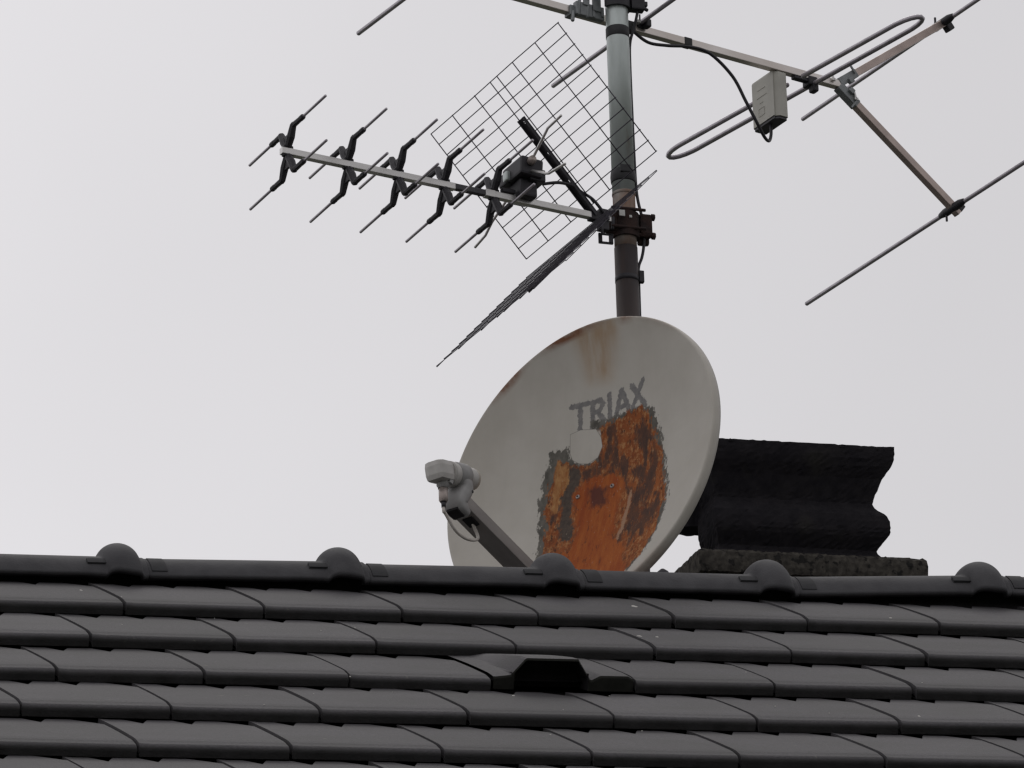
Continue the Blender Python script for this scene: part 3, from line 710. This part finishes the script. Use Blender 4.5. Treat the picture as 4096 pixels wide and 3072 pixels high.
idx = np.arange(nring * NA).reshape(nring, NA)
F_ = []
for j in range(nring - 1):
    A, Bq = idx[j], idx[j + 1]
    F_.append(np.stack([A, Bq, np.roll(Bq, -1), np.roll(A, -1)], 1))
F_ = np.concatenate(F_)
me = bpy.data.meshes.new('reflector'); me.from_pydata(V_.tolist(), [], F_.tolist())
me.polygons.foreach_set('use_smooth', [True] * len(F_))
P2 = V_[:, :2] * 1000.0
isfront = (np.arange(len(V_)) < (NR + 1) * NA)
for k, poly in POLY.items():
    v = sdf(P2, poly); v[~isfront] = -100
    at = me.attributes.new(k, 'FLOAT', 'POINT'); at.data.foreach_set('value', v.astype(np.float32))
v = np.full(len(P2), 1e9)
for a, b in STROKES: v = np.minimum(v, seg_d(P2, a, b))
v = 7.6 - v; v[~isfront] = -100
at = me.attributes.new('letters', 'FLOAT', 'POINT'); at.data.foreach_set('value', v.astype(np.float32))
ang = np.degrees(np.arctan2(P2[:, 1] / b_, P2[:, 0] / a_)); rad = np.hypot(P2[:, 0] / a_, P2[:, 1] / b_) / 1000.0
v = 1.5 * np.exp(-((ang - 100) / 11) ** 2) + 1.1 * np.exp(-((ang - 130) / 7) ** 2) + .6 * np.exp(-((ang - 76) / 3) ** 2) + .25 * np.exp(-((ang - 60) / 14) ** 2) + .35 * np.exp(-((ang + 55) / 10) ** 2)
v = v * np.clip((rad - .945) / .055, 0, 1.2)
at = me.attributes.new('rim', 'FLOAT', 'POINT'); at.data.foreach_set('value', v.astype(np.float32))

MD = bpy.data.materials.new('dish_paint'); MD.use_nodes = True; t = MD.node_tree; bs = t.nodes['Principled BSDF']
co = t.nodes.new('ShaderNodeTexCoord')
def nse(scale, stretch=(1, 1, 1), detail=6, rough=.6):
    mp = t.nodes.new('ShaderNodeMapping'); mp.inputs['Scale'].default_value = stretch; t.links.new(co.outputs['Object'], mp.inputs[0])
    n_ = t.nodes.new('ShaderNodeTexNoise'); n_.inputs['Scale'].default_value = scale; n_.inputs['Detail'].default_value = detail; n_.inputs['Roughness'].default_value = rough
    t.links.new(mp.outputs[0], n_.inputs['Vector']); return n_.outputs['Fac']
def mth(op, a, b):
    n_ = t.nodes.new('ShaderNodeMath'); n_.operation = op
    for i, x in enumerate((a, b)):
        if isinstance(x, (int, float)): n_.inputs[i].default_value = x
        else: t.links.new(x, n_.inputs[i])
    return n_.outputs[0]
def rng_(x, a, b, c=0., d=1., sm=False):
    n_ = t.nodes.new('ShaderNodeMapRange')
    if sm: n_.interpolation_type = 'SMOOTHSTEP'
    for i, q in enumerate((a, b, c, d)): n_.inputs[1 + i].default_value = q
    t.links.new(x, n_.inputs[0]); return n_.outputs[0]
def attr(k):
    n_ = t.nodes.new('ShaderNodeAttribute'); n_.attribute_name = k; return n_.outputs['Fac']
def mixc(fac, a, b):
    n_ = t.nodes.new('ShaderNodeMixRGB')
    t.links.new(fac, n_.inputs[0])
    for i, x in ((1, a), (2, b)):
        if isinstance(x, tuple): n_.inputs[i].default_value = (*x, 1)
        else: t.links.new(x, n_.inputs[i])
    return n_.outputs[0]
def mask(k, amp, soft, scale=60, stretch=(1, .45, 1), bias=0):
    n_ = rng_(nse(scale, stretch, 8, .7), 0.25, 0.75, -amp, amp)
    return rng_(mth('ADD', mth('ADD', attr(k), n_), bias), -soft, soft)
paint = mixc(rng_(nse(9), .35, .65), (.50, .475, .425), (.455, .43, .38))
paint = mixc(rng_(nse(5, (1.6, .35, 1)), .50, .72, 0, .35), paint, (.36, .33, .28))
paint = mixc(mth('MULTIPLY', rng_(attr('streak'), -36, 32, 0, 1, True), rng_(nse(14, (1.4, .15, 1)), .35, .65, .35, 1.)), paint, (.33, .19, .075))
paint = mixc(mth('MULTIPLY', rng_(attr('rim'), .1, .9, 0, 1), rng_(nse(30), .35, .6, .4, 1)), paint, (.20, .075, .030))
grey = mixc(rng_(nse(50, (1, .6, 1)), .35, .65), (.155, .145, .125), (.085, .08, .068))
lett = mixc(rng_(nse(70), .35, .65), (.215, .205, .195), (.145, .14, .138))
c = mixc(mask('letters', 4.6, .9, 170, (1, .7, 1), -1.0), paint, lett)
c = mixc(mask('grey', 17, 1.4, 90), c, grey)
# rust of several ages
rust = mixc(rng_(nse(30, (1, .4, 1), 8, .7), .32, .66), (.335, .103, .028), (.20, .054, .017))
rust = mixc(rng_(nse(120, (1, .6, 1), 6, .7), .50, .62), rust, (.40, .19, .075))
rust = mixc(rng_(nse(85, (1, .5, 1), 8, .75), .53, .63), rust, (.075, .032, .018))
c = mixc(mask('rust', 20, 3, 60), c, rust)
brown = mixc(rng_(nse(60, (1, .4, 1), 8, .7), .35, .65), (.058, .036, .030), (.125, .055, .032))
c = mixc(mth('MULTIPLY', rng_(nse(24, (1, .35, 1), 7, .65), .52, .60), rng_(attr('rust'), 2, 14)), c, brown)
c = mixc(mth('MULTIPLY', mask('pale', 16, 4, 70), .95), c, mixc(rng_(nse(80, (1, .5, 1), 8, .7), .36, .64), (.44, .24, .095), (.28, .105, .032)))
c = mixc(mth('MULTIPLY', mask('dark', 30, 6, 46, (1, .45, 1)), rng_(nse(24, (1, .3, 1), 8, .7), .42, .50)), c, brown)
c = mixc(mth('MULTIPLY', mask('red', 18, 4, 48), .92), c, mixc(rng_(nse(34, (1.4, .2, 1), 8, .7), .38, .62), (.285, .060, .013), (.385, .108, .022)))
c = mixc(mth('MULTIPLY', mask('red', 18, 4, 48), rng_(nse(75, (1, .35, 1), 8, .75), .56, .66)), c, (.11, .035, .018))
c = mixc(mask('darkb', 15, 4, 75), c, mixc(rng_(nse(90), .35, .65), (.062, .048, .040), (.10, .075, .058)))
c = mixc(mth('MULTIPLY', mask('darkc', 14, 7, 60), .85), c, (.080, .028, .024))
c = mixc(mask('tearb', 8, 2, 120), c, (.36, .21, .13))
spk = mth('MULTIPLY', rng_(nse(190, (1, .5, 1), 3), .66, .70), rng_(attr('rust'), 0, 10))
c = mixc(mth('MULTIPLY', spk, .35), c, (.42, .33, .25))
c = mixc(mth('MULTIPLY', rng_(attr('plate'), -1.8, -.6), .75), c, (.13, .12, .105))
c = mixc(rng_(attr('plate'), -.6, .6), c, paint)
t.links.new(c, bs.inputs['Base Color']); bs.inputs['Specular IOR Level'].default_value = .35
rg_ = rng_(attr('grey'), -4, 4, .48, .9); t.links.new(rg_, bs.inputs['Roughness'])
bn = t.nodes.new('ShaderNodeBump'); bn.inputs['Distance'].default_value = .002
t.links.new(rng_(attr('grey'), -4, 8, .02, .5), bn.inputs['Strength']); t.links.new(nse(160, (1, .7, 1)), bn.inputs['Height']); t.links.new(bn.outputs[0], bs.inputs['Normal'])
me.materials.append(MD)
refl = bpy.data.objects.new('reflector', me); COL.objects.link(refl); refl.parent = dish
# two bolts through the bowl
for w, h in ((48, -29), (-47, -30)):
    z = -DEP * (1 - (w / 361.2) ** 2 - (h / 393.7) ** 2)
    q = MB(); q.lathe((w / 1000, h / 1000, z - .001), (0, 0, 1), [(0, .0055), (.003, .0055), (.004, .0035)], 12); q.lathe((w / 1000, h / 1000, z + .003), (0, 0, 1), [(0, .0022), (.0016, .0022)], 8, 1); q.build('bolt', [M_CONN, M_BLACK], refl)
# mounting bracket to the mast
q = MB(); q.box((.02, 0, -.135), (.14, .16, .13), bev=.006); q.box((.02, 0, -.205), (.09, .10, .05), bev=.006); q.build('mount_bracket', M_GALV, dish)
# feed arm from the bottom of the bowl out to the LNB
def dv(w, h, n): return Vector((w / 1000, h / 1000, n / 1000))
A0, A1 = dv(0, -392, -6), dv(0, -352, 418)
ad = (A1 - A0).normalized(); aw = Vector((1, 0, 0)); au = ad.cross(aw).normalized()
if au.y < 0: au = -au
q = MB(); q.box((A0 + A1) / 2, ((A1 - A0).length, .050, .030), (ad, aw, au), bev=.002); arm = q.build('feed_arm', M_ARM, dish)
q = MB()
hp = A0 + ad * .374 - au * .0155 + aw * .002
q.box(hp, (.030, .026, .006), (ad, aw, au), bev=.001); q.build('arm_opening', M_DARK, arm)
# LNB with its collar, horn and connector
LC = dv(0, -300, 460); lx = Vector((0, .385, -.923)).normalized(); ly = Vector((0, .923, .385)).normalized()
q = MB()
# moulded holder rising from the end of the arm to the collar
vs = []; K = 26; cs = []
P0 = [A1 - ad * .020 - au * .012, A1 + ad * .010 - au * .010, LC + lx * .034 - ly * .034, LC + lx * .034 - ly * .012]
P1 = smooth_path(P0, 6)
for k, p in enumerate(P1):
    t_ = k / (len(P1) - 1); hw = .0235 + .005 * math.sin(t_ * 2.4); hd = .017 + .003 * t_
    tn = (P1[min(k + 1, len(P1) - 1)] - P1[max(k - 1, 0)]).normalized(); nn = tn.cross(aw).normalized()
    for a in range(K):
        an = 2 * math.pi * a / K; c_, s_ = math.cos(an), math.sin(an)
        e_ = .55; x_ = math.copysign(abs(c_) ** e_, c_); y_ = math.copysign(abs(s_) ** e_, s_)
        vs.append(p + aw * hw * x_ + nn * hd * y_)
n_ = len(P1); fs = [(j * K + a, j * K + (a + 1) % K, (j + 1) * K + (a + 1) % K, (j + 1) * K + a) for j in range(n_ - 1) for a in range(K)]
fs += [tuple(range(K)), tuple((n_ - 1) * K + a for a in range(K))]
q.add(vs, fs, 0, True)
q.lathe(LC, lx, [(.014, .027), (.018, .0305), (.050, .0305), (.054, .027)], 28)
hold = q.build('lnb_holder', M_LNBG, dish)
q = MB(); q.box(A1 + ad * .002 - au * .0300, (.030, .030, .007), (ad, aw, au), bev=.001); q.build('holder_opening', M_DARK, hold)
q = MB(); q.lathe(LC + lx * .040 - ly * .042 + aw * .0268, aw, [(0, .0036), (.002, .0036)], 10); q.build('screw_hole', M_BLACK, hold)
q = MB()
# cap: a chamfered box running into the round neck
q.box(LC - lx * .037, (.056, .050, .048), (lx, aw, ly), bev=.014)
q.lathe(LC, lx, [(-.012, .027), (.012, .0275), (.014, .0262), (.03, .024), (.055, .024), (.075, .0255), (.080, .0258)], 28)
q.lathe(LC, lx, [(-.008, .0285), (-.006, .0292), (.004, .0292), (.006, .0285)], 28)
lnb = q.build('lnb', M_LNB, dish)
q = MB(); q.lathe(LC, lx, [(.079, .0258), (.087, .025), (.092, .019), (.094, .010)], 28); q.build('horn_cap', M_HORN, lnb)
# connector under the cap, seen below
cdir = (Vector((.06, -.90, -.10))).normalized(); cp = LC - lx * .030 - ly * .022
q = MB(); q.lathe(cp, cdir, [(0, .0145), (.010, .0145), (.012, .0115), (.018, .0115)], 18); q.box(cp + cdir * .003 + aw * .016 + lx * .006, mm(9, 12, 12), bev=.002); q.build('connector_collar', M_LNBG, lnb)
q = MB(); q.lathe(cp + cdir * .014, cdir, [(0, .0102), (.034, .0102), (.036, .0078), (.038, .0078)], 18); q.build('connector', M_CONN, lnb)
q = MB(); q.lathe(cp + cdir * .050, cdir, [(0, .0058), (.016, .0048)], 12); q.build('boot', M_BLACK, lnb)
e0 = cp + cdir * .062
q = MB(); q.tube(smooth_path([e0, e0 + cdir * .014, dv(4, -408, 462), dv(5, -428, 424), dv(5, -427, 386), dv(4, -412, 352), dv(2, -394, 338), hp + au * .004]), .0037, 12)
q.build('lnb_cable', M_CABW, dish)
